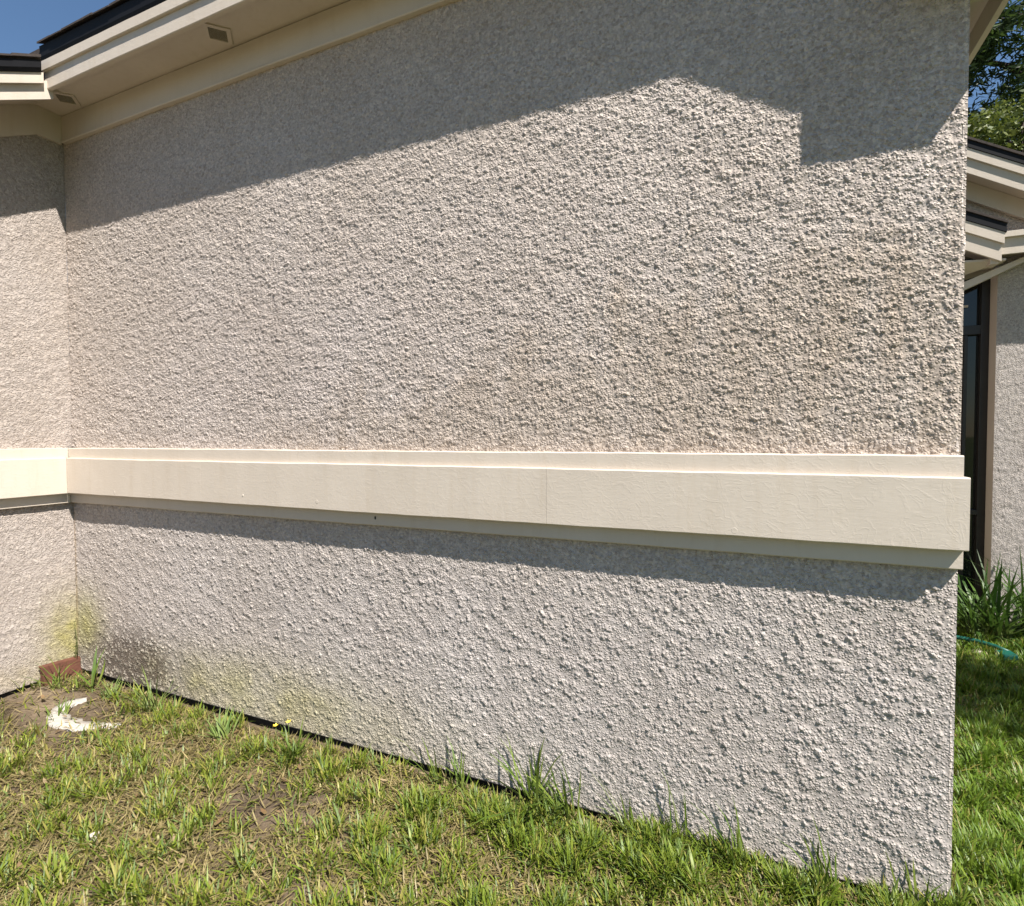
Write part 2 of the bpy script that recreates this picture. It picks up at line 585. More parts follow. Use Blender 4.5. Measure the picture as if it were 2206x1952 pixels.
def wall_b(name, z0, z1, coarse, seed):
    ys = np.concatenate([np.linspace(-1.3, -0.62, 30)[:-1], np.linspace(-0.62, 0.0, 120)])
    zs = np.linspace(z0, z1, int((z1-z0)/0.0060))
    Yg, Z = np.meshgrid(ys, zs)
    st = Stucco(1.4, z1-z0+0.05, seed, coarse)
    u, v = Yg+1.3, Z-z0
    h = st.at(st.h, u, v)*sstep(0, 0.01, -Yg)
    mid, low = st.at(st.mid, u, v), st.at(st.low, u, v)
    X = -L+h*0.9
    paint = np.ones(Yg.shape+(3,))*BASE*np.array([0.80, 0.80, 0.80])  # same paint, darkened here to offset the strong sun on this wall
    def stain(mask, tint):
        nonlocal paint
        mask = np.clip(mask, 0, 1)[..., None]
        paint = paint*(1-mask)+paint*np.array(tint)*mask
    if not coarse:
        stain(gauss(Yg, Z, -0.03, 0.22, 0.10, 0.16)*(0.95+0.1*mid), (0.84, 0.86, 0.42))
        stain(gauss(Yg, Z, -0.3, 0.06, 0.25, 0.06)*(0.5+0.1*mid), (0.93, 0.90, 0.65))
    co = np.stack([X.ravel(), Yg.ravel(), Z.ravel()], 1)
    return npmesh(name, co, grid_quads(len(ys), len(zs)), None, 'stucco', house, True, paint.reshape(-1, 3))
wall_b('upper_return_wall', 1.36, 3.42, True, 300)
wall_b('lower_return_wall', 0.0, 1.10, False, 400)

# the end wall round the near corner, and the rounded corner bead
pyobj('end_wall', [(0.0, 0.008, 0), (0.0, 3.9, 0), (0.0, 3.9, 3.3), (0.0, 0.008, 3.3)], [(0, 1, 2, 3)], 'stucco', house, paint=BASE)
def bead(name, z0, z1, seed):
    r = np.random.default_rng(seed)
    n = int((z1-z0)/0.012)
    zs = np.linspace(z0, z1, n)
    k = np.exp(-0.5*(np.arange(-5, 6)/1.6)**2); k /= k.sum()
    w = np.convolve(r.normal(0, 1, n+10), k, 'valid')*0.0038
    V, Fc = [], []
    m = 7
    for i, z in enumerate(zs):
        for j in range(m):
            a = math.pi*0.5*j/(m-1)
            rad = 0.012+w[i]*math.sin(2*a)
            V.append((-0.0105+math.sin(a)*rad, 0.0112-math.cos(a)*rad, z))
    for i in range(n-1):
        for j in range(m-1):
            a = i*m+j
            Fc.append((a, a+1, a+m+1, a+m))
    return pyobj(name, V, Fc, 'stucco', house, smooth=True, paint=BASE*1.2)  # lightened paint stands in for the sun-bright edge of the corner
bead('corner_bead', 1.37, 3.2, 5)
bead('corner_bead', 0.0, 1.06, 6)
# recessed dark footing under the stucco's bottom edge
box('footing', -L-0.2, -0.03, 0.02, 0.3, -0.35, 0.02, 'dark', house)
box('footing', -L-0.3, -L-0.02, -1.4, 0.02, -0.35, 0.02, 'dark', house)
prism('weep_screed', [(-0.004, 0.0), (0.03, 0.0), (0.03, -0.006), (0.0, -0.006)], 'x', -L, -0.004, 'dark', house)

# ---- trim band
ZCT, ZCB, ZFT, ZFB, ZLB = 1.391, 1.3325, 1.3295, 1.1135, 1.052
P_, R__, Q_ = 0.064, 0.045, 0.028
JX = (-3.205, -1.286)
def trim_run():
    ends = [(-L+P_, JX[0]-0.0002), (JX[0]+0.0002, JX[1]-0.0005), (JX[1]+0.0005, 0.0065)]
    for i, (a, b) in enumerate(ends):
        wavy_box('band_board', a, b, -P_, 0.03, ZFB, ZFT, 'trim', house, 80, 0.0011, 20+i)
    for i, (a, b) in enumerate([(-L+R__, -2.05), (-2.0496, -0.004)]):
        wavy_box('band_cap', a, b, -R__, 0.03, ZCB-0.03, ZCT, 'trim', house, 90, 0.0010, 30+i)
    wavy_box('band_lower_trim', -L+Q_, 0.004, -Q_, 0.03, ZLB, ZFB+0.004, 'trim', house, 80, 0.0008, 40)
    # the same three pieces along the return wall
    hexa('band_board', [(-L-0.02, -1.3, ZFB), (-L+P_, -1.3, ZFB), (-L+P_, -P_-0.0005, ZFB), (-L-0.02, -P_-0.0005, ZFB),
                        (-L-0.02, -1.3, ZFT), (-L+P_, -1.3, ZFT), (-L+P_, -P_-0.0005, ZFT), (-L-0.02, -P_-0.0005, ZFT)], 'trim', house, 0.0025)
    hexa('band_cap', [(-L-0.02, -1.3, ZCB-0.006), (-L+R__, -1.3, ZCB-0.006), (-L+R__, -R__-0.0005, ZCB-0.006), (-L-0.02, -R__-0.0005, ZCB-0.006),
                      (-L-0.02, -1.3, ZCT), (-L+R__, -1.3, ZCT), (-L+R__, -R__-0.0005, ZCT), (-L-0.02, -R__-0.0005, ZCT)], 'trim', house, 0.0025)
    hexa('band_lower_trim', [(-L-0.02, -1.3, ZLB), (-L+Q_, -1.3, ZLB), (-L+Q_, -Q_-0.0005, ZLB), (-L-0.02, -Q_-0.0005, ZLB),
                             (-L-0.02, -1.3, ZFB+0.004), (-L+Q_, -1.3, ZFB+0.004), (-L+Q_, -Q_-0.0005, ZFB+0.004), (-L-0.02, -Q_-0.0005, ZFB+0.004)], 'trim', house, 0.0025)
    # painted-over nail plugs
    for x, z, rx in ((-3.93, 1.135, 0.011), (-3.62, 1.13, 0.009), (-2.42, 1.15, 0.011), (-1.86, 1.15, 0.013), (-0.80, 1.145, 0.016), (-0.62, 1.134, 0.013), (-4.12, 1.14, 0.006), (-2.9, 1.16, 0.007)):
        n = 14
        V = [(x+rx*math.cos(2*math.pi*i/n), -P_+0.001, z+rx*1.1*math.sin(2*math.pi*i/n)) for i in range(n)]
        V += [(x+rx*0.7*math.cos(2*math.pi*i/n), -P_-0.0004, z+rx*0.75*math.sin(2*math.pi*i/n)) for i in range(n)]
        Fc = [(i, (i+1) % n, n+(i+1) % n, n+i) for i in range(n)]+[tuple(range(n, 2*n))]
        pyobj('nail_plug', V, Fc, 'trim', house)
    # little dark weep hole in the lower trim
    n = 10
    x0, z0 = -2.115, 1.087
    pyobj('weep_hole', [(x0+0.0045*math.cos(2*math.pi*i/n), -Q_-0.0015, z0+0.008*math.sin(2*math.pi*i/n)) for i in range(n)], [tuple(range(n))], 'dark', house)
trim_run()

# ---- main eave: frieze, soffit, stepped fascia, black gutter, shingles
D = 0.23
ZS = 3.412
ZLBOT = 3.379
XE = -0.397                       # where the eave turns down into the rake
S7 = 0.58                         # roof pitch, 7 in 12
wavy_box('frieze_board', -L+0.018, 0.0, -0.018, 0.02, 3.262, ZS-0.002, 'trim', house, 70, 0.0012, 50)
wavy_box('frieze_bead', -L+0.026, 0.0, -0.027, 0.02, 3.247, 3.261, 'trim', house, 70, 0.0012, 51)
prism('soffit', [(-D+0.02, ZS), (0.05, ZS), (0.05, ZS+0.012), (-D+0.02, ZS+0.012)], 'x', -L-0.02, XE+0.06, 'trim', house)
XR = -L+0.305                     # rake fascia along the return wall
wavy_box('fascia_board', XR-0.02, XE, -D, -D+0.02, ZLBOT, 3.50, 'trim', house, 90, 0.0008, 52)
wavy_box('fascia_cap', XR-0.02, XE, -D-0.014, -D-0.0005, 3.472, 3.528, 'trim', house, 90, 0.0008, 53)
prism('gutter', [(-D-0.004, 3.5285), (-D-0.012, 3.5295), (-D-0.018, 3.545), (-D-0.022, 3.600), (-D-0.016, 3.603), (-D-0.012, 3.552), (-D-0.004, 3.545)],
      'x', XR-0.02, XE, 'black_metal', house)
roof = prism('roof', [(-D-0.01, 3.604), (3.2, 3.604+3.21*S7), (3.2, 3.59+3.21*S7), (0.0, 3.63), (-D-0.01, 3.57)], 'x', -7.0, XE+0.02, 'shingle', house)
def shingle_row(parent):
    x = XR-0.02
    r = random.Random(3)
    for k in range(30):
        w = r.uniform(0.11, 0.15)
        if x+w > XE: break
        t = r.uniform(0.007, 0.012)
        y0 = -D-0.032-r.uniform(0, 0.006)
        y1 = y0+0.16
        z0 = 3.606+r.uniform(-0.001, 0.002)
        j = r.uniform(-0.002, 0.004)
        hexa('shingle', [(x+0.002, y0, z0), (x+w, y0, z0+j), (x+w, y1, z0+j+0.16*S7), (x+0.002, y1, z0+0.16*S7),
                         (x+0.002, y0, z0+t), (x+w, y0, z0+t+j), (x+w, y1, z0+j+t+0.16*S7), (x+0.002, y1, z0+t+0.16*S7)], 'shingle', parent)
        x += w
shingle_row(roof)

# ---- soffit vents, set square to the hip: louvred grilles
def vent(cx, cy, out, inn):
    ang = math.radians(-45)
    ca, sa = math.cos(ang), math.sin(ang)
    def Pt(u, v, z): return (cx+u*ca-v*sa, cy+u*sa+v*ca, z)
    zb, zt = ZS-0.007, ZS+0.002
    o, i = out/2, inn/2
    bm = bmesh.new()
    ring = []
    for z in (zt, zb):
        for h in (o, i):
            ring.append([bm.verts.new(Pt(u, v, z)) for u, v in ((-h, -h), (h, -h), (h, h), (-h, h))])
    to, ti, bo, bi = ring
    for k in range(4):
        n = (k+1) % 4
        bm.faces.new((to[k], to[n], bo[n], bo[k]))
        bm.faces.new((bo[k], bo[n], bi[n], bi[k]))
        bm.faces.new((bi[k], bi[n], ti[n], ti[k]))
    fr = bmobj('soffit_vent', bm, 'trim', house)
    pyobj('cavity_shade', [Pt(-i, -i, ZS-0.0015), Pt(i, -i, ZS-0.0015), Pt(i, i, ZS-0.0015), Pt(-i, i, ZS-0.0015)], [(3, 2, 1, 0)], 'vent_dark', fr).matrix_parent_inverse = fr.matrix_world.inverted()  # flat dark sheet standing in for the shade behind the slats
    ns = 11
    for k in range(ns):
        u = -i+(k+0.5)*2*i/ns
        w = 2*i/ns*0.27
        sl = hexa('slat', [Pt(u-w, -i, zb+0.002), Pt(u+w, -i, zb), Pt(u+w, i, zb), Pt(u-w, i, zb+0.002),
                      Pt(u-w, -i, zb+0.004), Pt(u+w, -i, zb+0.002), Pt(u+w, i, zb+0.002), Pt(u-w, i, zb+0.004)], 'trim', fr)
vent(-2.956, -0.109, 0.118, 0.080)
vent(-4.205, -0.110, 0.112, 0.078)

# ---- rake over the return wall, running down towards the lawn
def rake_b():
    y0 = -0.15
    y1 = -2.4
    def run(name, prof, mat, ya=y0, yb=y1):
        """prof in (x, z at y = -0.15); swept down the 7:12 slope."""
        bm = bmesh.new()
        A = [bm.verts.new((x, ya, z+(ya+0.15)*S7)) for x, z in prof]
        B = [bm.verts.new((x, yb, z+(yb+0.15)*S7)) for x, z in prof]
        n = len(prof)
        bm.faces.new(A); bm.faces.new(B[::-1])
        for i in range(n):
            bm.faces.new((A[i], B[i], B[(i+1) % n], A[(i+1) % n]))
        return bmobj(name, bm, mat, house)
    run('frieze_board', [(-L-0.02, 3.237), (-L+0.018, 3.237), (-L+0.018, 3.412), (-L-0.02, 3.412)], 'trim')
    run('soffit', [(-L-0.02, 3.4125), (XR-0.02, 3.4125), (XR-0.02, 3.424), (-L-0.02, 3.424)], 'trim')
    run('fascia_board', [(XR-0.02, 3.370), (XR, 3.370), (XR, 3.47), (XR-0.02, 3.47)], 'trim', -0.20)
    run('fascia_cap', [(XR+0.0005, 3.452), (XR+0.022, 3.452), (XR+0.022, 3.508), (XR+0.0005, 3.508)], 'trim', -D-0.026)
    run('gutter', [(XR+0.008, 3.5085), (XR+0.03, 3.5095), (XR+0.04, 3.53), (XR+0.042, 3.570), (XR+0.008, 3.572)], 'black_metal', -D-0.046)
    rf = run('roof', [(-7, 3.573), (XR+0.03, 3.573), (XR+0.03, 3.582), (-7, 3.60)], 'shingle', -D-0.05)
    r = random.Random(8)
    y = -D-0.05
    for k in range(14):
        w = r.uniform(0.12, 0.15)
        a, b = y, y-w
        za, zb = 3.575+(a+0.15)*S7, 3.575+(b+0.15)*S7
        t = r.uniform(0.009, 0.014)
        x0, x1 = XR-0.2, XR+0.052+r.uniform(0, 0.006)
        hexa('shingle', [(x0, b, zb+0.008), (x1, b, zb+0.008), (x1, a, za+0.006), (x0, a, za+0.006),
                         (x0, b, zb+0.008+t), (x1, b, zb+0.008+t), (x1, a, za+0.006+t), (x0, a, za+0.006+t)], 'shingle', rf)
        y = b
    # frieze between the corner and the start of the slope
    box('frieze_board', -L-0.02, -L+0.018, -0.1495, -0.0185, 3.242, ZS-0.002, 'trim', house)
    box('soffit', -L-0.02, XR, -D+0.02, -0.149, ZS+0.0125, ZS+0.02, 'trim', house)
    # gable wall above
rake_b()

# ---- rake and boxed eave return at the near corner (above the frame; they shade the wall)
def near_corner():
    def pr(name, xa, za, xb, zb, y0, y1, h, mat):
        return hexa(name, [(xa, y0, za), (xb, y0, zb), (xb, y1, zb), (xa, y1, za), (xa, y0, za+h), (xb, y0, zb+h), (xb, y1, zb+h), (xa, y1, za+h)], mat, house)
    sl = 0.565
    xa, xb = XE, 0.21
    za, zb = 3.379, 3.379-sl*(xb-xa)
    pr('rake_board', xa, za, xb, zb, -D, -D+0.02, 0.16, 'trim')
    pr('rake_cap', xa, za+0.1, xb, zb+0.1, -D-0.022, -D-0.0005, 0.06, 'trim')
    pr('rake_soffit', xa, za+0.03, xb, zb+0.03, -D+0.0205, 0.03, 0.012, 'trim')
    pr('rake_roof', xa, za+0.165, 0.205, za+0.165-sl*(0.205-xa), -D-0.03, 3.2, 0.03, 'shingle')
    pr('gutter', xa, za+0.16, xb, zb+0.16, -D-0.04, -D, 0.03, 'black_metal')
    box('eave_return', -0.145, 0.2, -0.16, 0.12, 2.78, 3.06, 'trim', house, 0.003)
    # eave along the end wall
    box('soffit', 0.001, 0.18, 0.12, 3.3, 2.975, 2.99, 'trim', house)
    for a, b in ((0.1205, 0.8595), (0.8605, 2.0), (2.001, 3.3)):
        box('soffit_panel', 0.002, 0.179, a+0.001, b-0.001, 2.969, 2.9745, 'trim', house)
    box('fascia_board', 0.18, 0.2, 0.1205, 3.3, 2.888, 3.03, 'trim', house, 0.002)
    box('fascia_cap', 0.2005, 0.208, 0.1205, 3.3, 2.96, 3.03, 'trim', house, 0.002)
    hexa('gutter', [(0.18, 0.1205, 3.031), (0.212, 0.1205, 3.031), (0.212, 3.3, 3.031), (0.18, 3.3, 3.031),
                    (0.18, 0.1205, 3.09), (0.216, 0.1205, 3.09), (0.216, 3.3, 3.09), (0.18, 3.3, 3.09)], 'black_metal', house)
near_corner()

# ------------------------------------------------------------------ the wing behind the corner
WY = 3.40
wing = empty('house_wing', (1.9, WY, 0), 'far wing with dark window, sloping cream fascias and sunlit grey stucco behind the near corner', 'house wing')
def wing_wall():
    xs = np.concatenate([np.linspace(1.22, 1.95, 150)[:-1], np.linspace(1.95, 3.2, 40)])
    zs = np.linspace(-0.1, 2.95, 270)
    X, Z = np.meshgrid(xs, zs)
    st = Stucco(2.0, 3.1, 500, True)
    h = st.at(st.h, X-1.22, Z+0.1)*sstep(0, 0.02, X-1.22)
    co = np.stack([X.ravel(), (WY-h).ravel(), Z.ravel()], 1)
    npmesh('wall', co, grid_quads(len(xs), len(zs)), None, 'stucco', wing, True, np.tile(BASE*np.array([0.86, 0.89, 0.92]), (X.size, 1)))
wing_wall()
pyobj('window_reveal', [(1.22, WY, -0.1), (1.22, WY+0.4, -0.1), (1.22, WY+0.4, 2.95), (1.22, WY, 2.95)], [(0, 1, 2, 3)], 'trim', wing)
WG = WY+0.14
win = box('window', 0.05, 1.2195, WG+0.04, WG+0.06, -0.1, 2.9, 'glass', wing)
def sub(o, par):
    return o
box('frame', 1.165, 1.2195, WG-0.01, WG+0.04, -0.1, 2.9, 'bronze', wing, 0.003)
box('frame', 1.06, 1.085, WG, WG+0.04, -0.1, 2.27, 'bronze', wing, 0.003)
box('frame', 0.80, 0.875, WG-0.005, WG+0.04, -0.1, 2.9, 'bronze', wing, 0.003)
box('frame', 0.8755, 1.1645, WG-0.01, WG+0.04, 2.27, 2.345, 'bronze', wing, 0.003)
box('frame', 0.8755, 1.1645, WG-0.02, WG+0.04, 0.80, 0.84, 'bronze', wing, 0.003)
box('blind_rail', 0.90, 1.09, WG+0.025, WG+0.038, 2.50, 2.518, 'trim', wing)

def wing_rake(xa, za, xb, sl, Y, k=1.0, roof_back=1.0):
    """A stepped rake in a plane facing the lawn, sloping down to the right; za is the bottom of the lower board at xa."""
    def pr(name, dz, h, y0, y1, mat, xe=0.0):
        X1 = xb+xe
        z0, z1 = za+dz, za+dz-sl*(X1-xa)
        return hexa(name, [(xa, y0, z0), (X1, y0, z1), (X1, y1, z1), (xa, y1, z0), (xa, y0, z0+h), (X1, y0, z1+h), (X1, y1, z1+h), (xa, y1, z0+h)], mat, wing, 0.0015)
    pr('fascia_board', 0.0, 0.15*k, Y, Y+0.02, 'trim')
    pr('fascia_cap', 0.115*k, 0.075*k, Y-0.016, Y-0.0005, 'trim', 0.01)
    pr('drip_edge', 0.192*k, 0.055*k, Y-0.022, Y+0.03, 'black_metal', 0.02)
    rf = pr('roof', 0.25*k, 0.02, Y-0.030, Y+roof_back, 'shingle', 0.025)
    pr('soffit', 0.035, 0.012, Y+0.0205, Y+0.2, 'trim')
    return rf
# upper gable rake: lower board bottom at x=.95 is about z 3.42
wing_rake(0.55, 3.455+0.4*0.585, 2.6, 0.585, WY-0.2, 0.95, 3.0)
hexa('frieze_board', [(0.55, WY-0.03, 3.345+0.4*0.585), (2.6, WY-0.03, 3.345-1.65*0.585), (2.6, WY-0.004, 3.345-1.65*0.585), (0.55, WY-0.004, 3.345+0.4*0.585),
                      (0.55, WY-0.03, 3.487+0.4*0.585), (2.6, WY-0.03, 3.487-1.65*0.585), (2.6, WY-0.004, 3.487-1.65*0.585), (0.55, WY-0.004, 3.487+0.4*0.585)], 'trim', wing)
pyobj('gable_wall', [(0.3, WY+0.01, 2.9), (2.9, WY+0.01, 2.9), (2.9, WY+0.01, 2.95), (1.9, WY+0.01, 2.95), (0.3, WY+0.01, 3.85)], [(0, 1, 2, 3, 4)], 'stucco', wing, paint=BASE*0.97)
# lower rake with its boxed return
wing_rake(0.55, 2.855+0.4*0.52, 1.16, 0.52, WY-0.24, 1.12, 0.28)
box('return_fascia', 1.165, 3.2, WY-0.22, WY-0.2, 2.80, 2.945, 'trim', wing, 0.002)
box('return_cap', 1.155, 3.2, WY-0.245, WY-0.2205, 2.92, 2.962, 'trim', wing, 0.002)
box('return_end', 1.10, 1.1545, WY-0.22, WY-0.002, 2.735, 2.90, 'trim', wing, 0.004)
box('return_soffit', 1.156, 3.2, WY-0.1995, WY-0.01, 2.83, 2.842, 'trim', wing)
# sloping boxed frieze under the porch eave
hexa('porch_frieze', [(0.80, WY-0.10, 2.50), (1.42, WY-0.12, 2.795), (1.42, WY-0.02, 2.795), (0.80, WY-0.02, 2.50),
                      (0.80, WY-0.10, 2.575), (1.42, WY-0.12, 2.828), (1.42, WY-0.02, 2.828), (0.80, WY-0.02, 2.575)], 'trim', wing)
hexa('porch_soffit', [(0.55, WY-0.2, 2.80), (1.20, WY-0.2, 2.76), (1.20, WY+0.2, 2.76), (0.55, WY+0.2, 2.60),
                      (0.55, WY-0.2, 2.815), (1.20, WY-0.2, 2.775), (1.20, WY+0.2, 2.775), (0.55, WY+0.2, 2.615)], 'trim', wing)

# ------------------------------------------------------------------ leaves of grass
def blades(px, py, pz, length, width, lean, az, curl, col, seed=0, droop=None):
    """Vectorised grass blades: 3 segments each -> 7 vertices."""
    n = len(px)
    dirx, diry = np.cos(az), np.sin(az)
    sx, sy = -diry, dirx
    ts = np.array([0.0, 0.38, 0.72, 1.0])
    ws = np.array([0.75, 1.0, 0.7, 0.0])
    V = np.zeros((n, 7, 3), np.float32)
    x, y, z = px.copy(), py.copy(), pz.copy()
    ang = lean.copy()
    k = 0
    for i, t in enumerate(ts):
        if i > 0:
            dl = (ts[i]-ts[i-1])*length
            ang = ang+curl*(ts[i]-ts[i-1])*(0.5+t)
            x = x+dirx*np.sin(ang)*dl
            y = y+diry*np.sin(ang)*dl
            z = z+np.cos(ang)*dl
            z = np.maximum(z, pz+0.003)
        if i < 3:
            w = ws[i]*width*0.5
            V[:, k, 0], V[:, k, 1], V[:, k, 2] = x-sx*w, y-sy*w, z
            V[:, k+1, 0], V[:, k+1, 1], V[:, k+1, 2] = x+sx*w, y+sy*w, z
            k += 2
        else:
            V[:, k, 0], V[:, k, 1], V[:, k, 2] = x, y, z
    b = (np.arange(n)*7)[:, None]
    q = np.concatenate([b+np.array([0, 1, 3, 2]), b+np.array([2, 3, 5, 4])])
    t = b+np.array([4, 5, 6])
    C = np.repeat(col[:, None, :], 7, 1)
    # paler blade bases
    C[:, 0:2] = C[:, 0:2]*0.55+np.array([0.20, 0.17, 0.07])*0.45
    return V.reshape(-1, 3), q, t, C.reshape(-1, 3)

def wall_clip(V):
    """keep blades from passing through the front wall"""
    m = (V[:, 0] < 0.0) & (V[:, 0] > -L) & (V[:, 1] > -0.008)
    V[m, 1] = -0.008
    return V

lown = band_noise(700, 700, 0.02, 0.55, 900, 0.7)
midn = band_noise(700, 700, 0.02, 0.20, 901, 0.6)
def fld(f, x, y):
    return f[np.clip(((y+5)/0.02).astype(int), 0, 699), np.clip(((x+8)/0.02).astype(int), 0, 699)]

def make_lawn():
    xs_, ys_ = [], []
    for (x0, x1, y0, y1, per) in ((-4.5, 0.4, -1.6, 0.0, 58000), (0.0, 1.9, 0.0, 3.45, 30000), (-5.6, 3.2, -2.8, 5.0, 2500)):
        k = int((x1-x0)*(y1-y0)*per)
        xs_.append(rng.uniform(x0, x1, k)); ys_.append(rng.uniform(y0, y1, k))
    x, y = np.concatenate(xs_), np.concatenate(ys_)
    N = len(x)
    inside = ((x < 0.01) & (y > -0.015)) | (x < -L+0.02) | ((y > WY-0.02) & (x > 0.0))
    lo, mi = fld(lown, x, y), fld(midn, x, y)
    green = sstep(-2.4, 0.1, x+0.35*lo)                       # lush towards the near corner
    dirt = np.exp(-0.5*(((x+4.05)/0.42)**2+((y+0.33)/0.20)**2))
    dirt = np.maximum(dirt, 0.75*np.exp(-0.5*(((x+2.35)/0.28)**2+((y+0.42)/0.12)**2)))
    dirt = np.maximum(dirt, 0.6*np.exp(-0.5*(((x+1.95)/0.2)**2+((y+0.70)/0.1)**2)))
    dirt = np.maximum(dirt, 0.7*np.exp(-0.5*((y+0.0)/0.03)**2)*(x < -1.5)*(x > -3.2))
    dens = 0.26+0.62*sstep(-0.7, 0.8, mi+0.6*lo)*(0.55+0.45*green)+0.25*green
    dens = dens*(1-0.93*np.clip(dirt*1.3, 0, 1))
    # full density only where the lawn is close and in view; thinner beyond
    d = np.hypot(x-CAM.x, y-CAM.y)
    ang = (np.arctan2(x-CAM.x, y-CAM.y)+YAW)
    seen = (np.abs(ang) < math.radians(47)) & (d > 1.4)
    dens = dens*np.where(seen, 1.0, 0.12)
    keep = (~inside) & (rng.uniform(0, 1, N) < dens*0.62)
    x, y, lo, mi, green = x[keep], y[keep], lo[keep], mi[keep], green[keep]
    n = len(x)
    tuft = sstep(0.0, 1.3, mi+0.3*lo)
    # dead blades lie flat
    dead = rng.uniform(0, 1, n) < np.clip(0.66-0.50*green-0.30*tuft, 0.08, 1)
    ln = np.where(dead, rng.uniform(0.03, 0.085, n), rng.uniform(0.022, 0.056, n)+0.070*tuft*rng.uniform(0.2, 1, n)+0.025*green*rng.uniform(0.3, 1, n))
    wd = np.where(dead, rng.uniform(0.0022, 0.0062, n), 0.0028+0.0066*rng.uniform(0, 1, n)**1.6)
    lean = np.where(dead, rng.uniform(1.0, 1.55, n), np.abs(rng.normal(0.30, 0.28, n)))
    curl = np.where(dead, rng.uniform(-0.3, 0.5, n), rng.uniform(0.1, 0.95, n))
    az = rng.uniform(0, 2*math.pi, n)
    g1, g2, g3 = np.array([0.095, 0.155, 0.015]), np.array([0.235, 0.27, 0.035]), np.array([0.15, 0.21, 0.07])
    t = rng.uniform(0, 1, (n, 1))
    u = rng.uniform(0, 1, (n, 1))
    gc = g1*(1-t)+g2*t
    gc = np.where(u < 0.18, g3, gc)*rng.uniform(0.75, 1.2, (n, 1))
    gc = gc*(1-0.25*green[:, None])+np.array([0.11, 0.19, 0.014])*0.25*green[:, None]
    right = sstep(-0.1, 0.3, x)[:, None]
    gc = gc*(1-0.5*right)+np.array([0.105, 0.20, 0.012])*rng.uniform(0.7, 1.3, (n, 1))*0.5*right
    yel = rng.uniform(0, 1, (n, 1)) < (0.22-0.14*green[:, None])
    gc = np.where(yel, np.array([0.30, 0.27, 0.07])*rng.uniform(0.8, 1.1, (n, 1)), gc)
    dc = np.array([0.36, 0.29, 0.14])*(1-t)+np.array([0.16, 0.125, 0.055])*t
    col = np.where(dead[:, None], dc*rng.uniform(0.75, 1.2, (n, 1)), gc)
    z = ground_z(x, y)+np.where(dead, rng.uniform(0.0, 0.012, n), -0.004)
    V, q, tr, C = blades(x, y, z, ln, wd, lean, az, curl, col)
    o = npmesh('lawn_grass', wall_clip(V), q, tr, 'grass', None, True, C)
    tag(o, 'patchy lawn of green blades and dry tan thatch below the wall', 'grass')
    o['kind'] = 'stuff'
    return n
n_blades = make_lawn()

def clump(name, x, y, n, hmin, hmax, width, spread, cols, label, cat, group=None, lean=0.35, curl=0.8, azc=None, azs=math.pi, rad=0.03, seed=1):
    r = np.random.default_rng(seed)
    a = r.uniform(0, 2*math.pi, n)
    rr = rad*np.sqrt(r.uniform(0, 1, n))
    px, py = x+rr*np.cos(a), y+rr*np.sin(a)
    az = r.uniform(0, 2*math.pi, n) if azc is None else azc+r.uniform(-azs, azs, n)
    ln = r.uniform(hmin, hmax, n)
    t = r.uniform(0, 1, (n, 1))
    col = (np.array(cols[0])*(1-t)+np.array(cols[1])*t)*r.uniform(0.8, 1.15, (n, 1))
    z = ground_z(px, py)-0.004
    le = np.abs(r.normal(lean, spread, n))
    V, q, tr, C = blades(px, py, z, ln, r.uniform(0.7, 1.2, n)*width, le, az, r.uniform(0.2, 1.0, n)*curl, col)
    V = wall_clip(V)
    org = np.array([x, y, float(ground_z(np.array(x), np.array(y)))], np.float32)
    o = npmesh(name, V-org, q, tr, 'grass', None, True, C)
    o.location = [float(v) for v in org]
    tag(o, label, cat, group)
    return o

GREEN = ((0.085, 0.15, 0.02), (0.19, 0.24, 0.045))
PALE = ((0.12, 0.19, 0.05), (0.22, 0.27, 0.08))
WEEDS = [
    (-4.28, -0.20, 16, 0.10, 0.20, 0.0055, GREEN, 'tall grass tuft growing in front of the rust brown metal piece'),
    (-4.10, -0.10, 5, 0.12, 0.22, 0.013, GREEN, 'broad leaf weed standing at the wall just right of the corner'),
    (-3.92, -0.10, 16, 0.06, 0.13, 0.006, PALE, 'pale green tuft at the wall beside the broad leaf weed'),
    (-3.55, -0.12, 22, 0.08, 0.24, 0.006, PALE, 'upright grass tuft against the mildewed foot of the wall'),
    (-3.95, -0.36, 9, 0.06, 0.10, 0.006, GREEN, 'small green sprig left of the white plaster scrap'),
    (-2.95, -0.16, 30, 0.06, 0.15, 0.0065, PALE, 'feathery pale tuft at the wall left of the yellow flowers'),
    (-2.50, -0.16, 40, 0.08, 0.17, 0.007, GREEN, 'dense green tuft under the yellow flowers'),
    (-1.82, -0.04, 10, 0.10, 0.24, 0.005, GREEN, 'sparse thin blades rising against the wall below the board joint'),
    (-1.66, -0.05, 14, 0.12, 0.22, 0.006, GREEN, 'leaning tuft at the wall foot below the board joint'),
    (-1.36, -0.05, 24, 0.16, 0.34, 0.008, GREEN, 'largest arching grass tuft against the middle of the wall'),
    (-1.20, -0.05, 16, 0.12, 0.26, 0.007, GREEN, 'tall tuft just right of the largest arching tuft'),
    (-0.98, -0.04, 12, 0.10, 0.22, 0.006, GREEN, 'thin spiky tuft midway between the largest tuft and the corner'),
    (-0.79, -0.03, 10, 0.12, 0.26, 0.005, GREEN, 'long straight blades standing apart at the right part of the wall'),
    (-0.60, -0.035, 16, 0.10, 0.22, 0.006, GREEN, 'low spreading tuft left of the near corner'),
    (-0.33, -0.04, 16, 0.10, 0.22, 0.006, GREEN, 'dark tuft a step left of the near corner'),
    (-0.10, -0.04, 10, 0.08, 0.18, 0.006, GREEN, 'last small tuft at the foot of the near corner'),
]
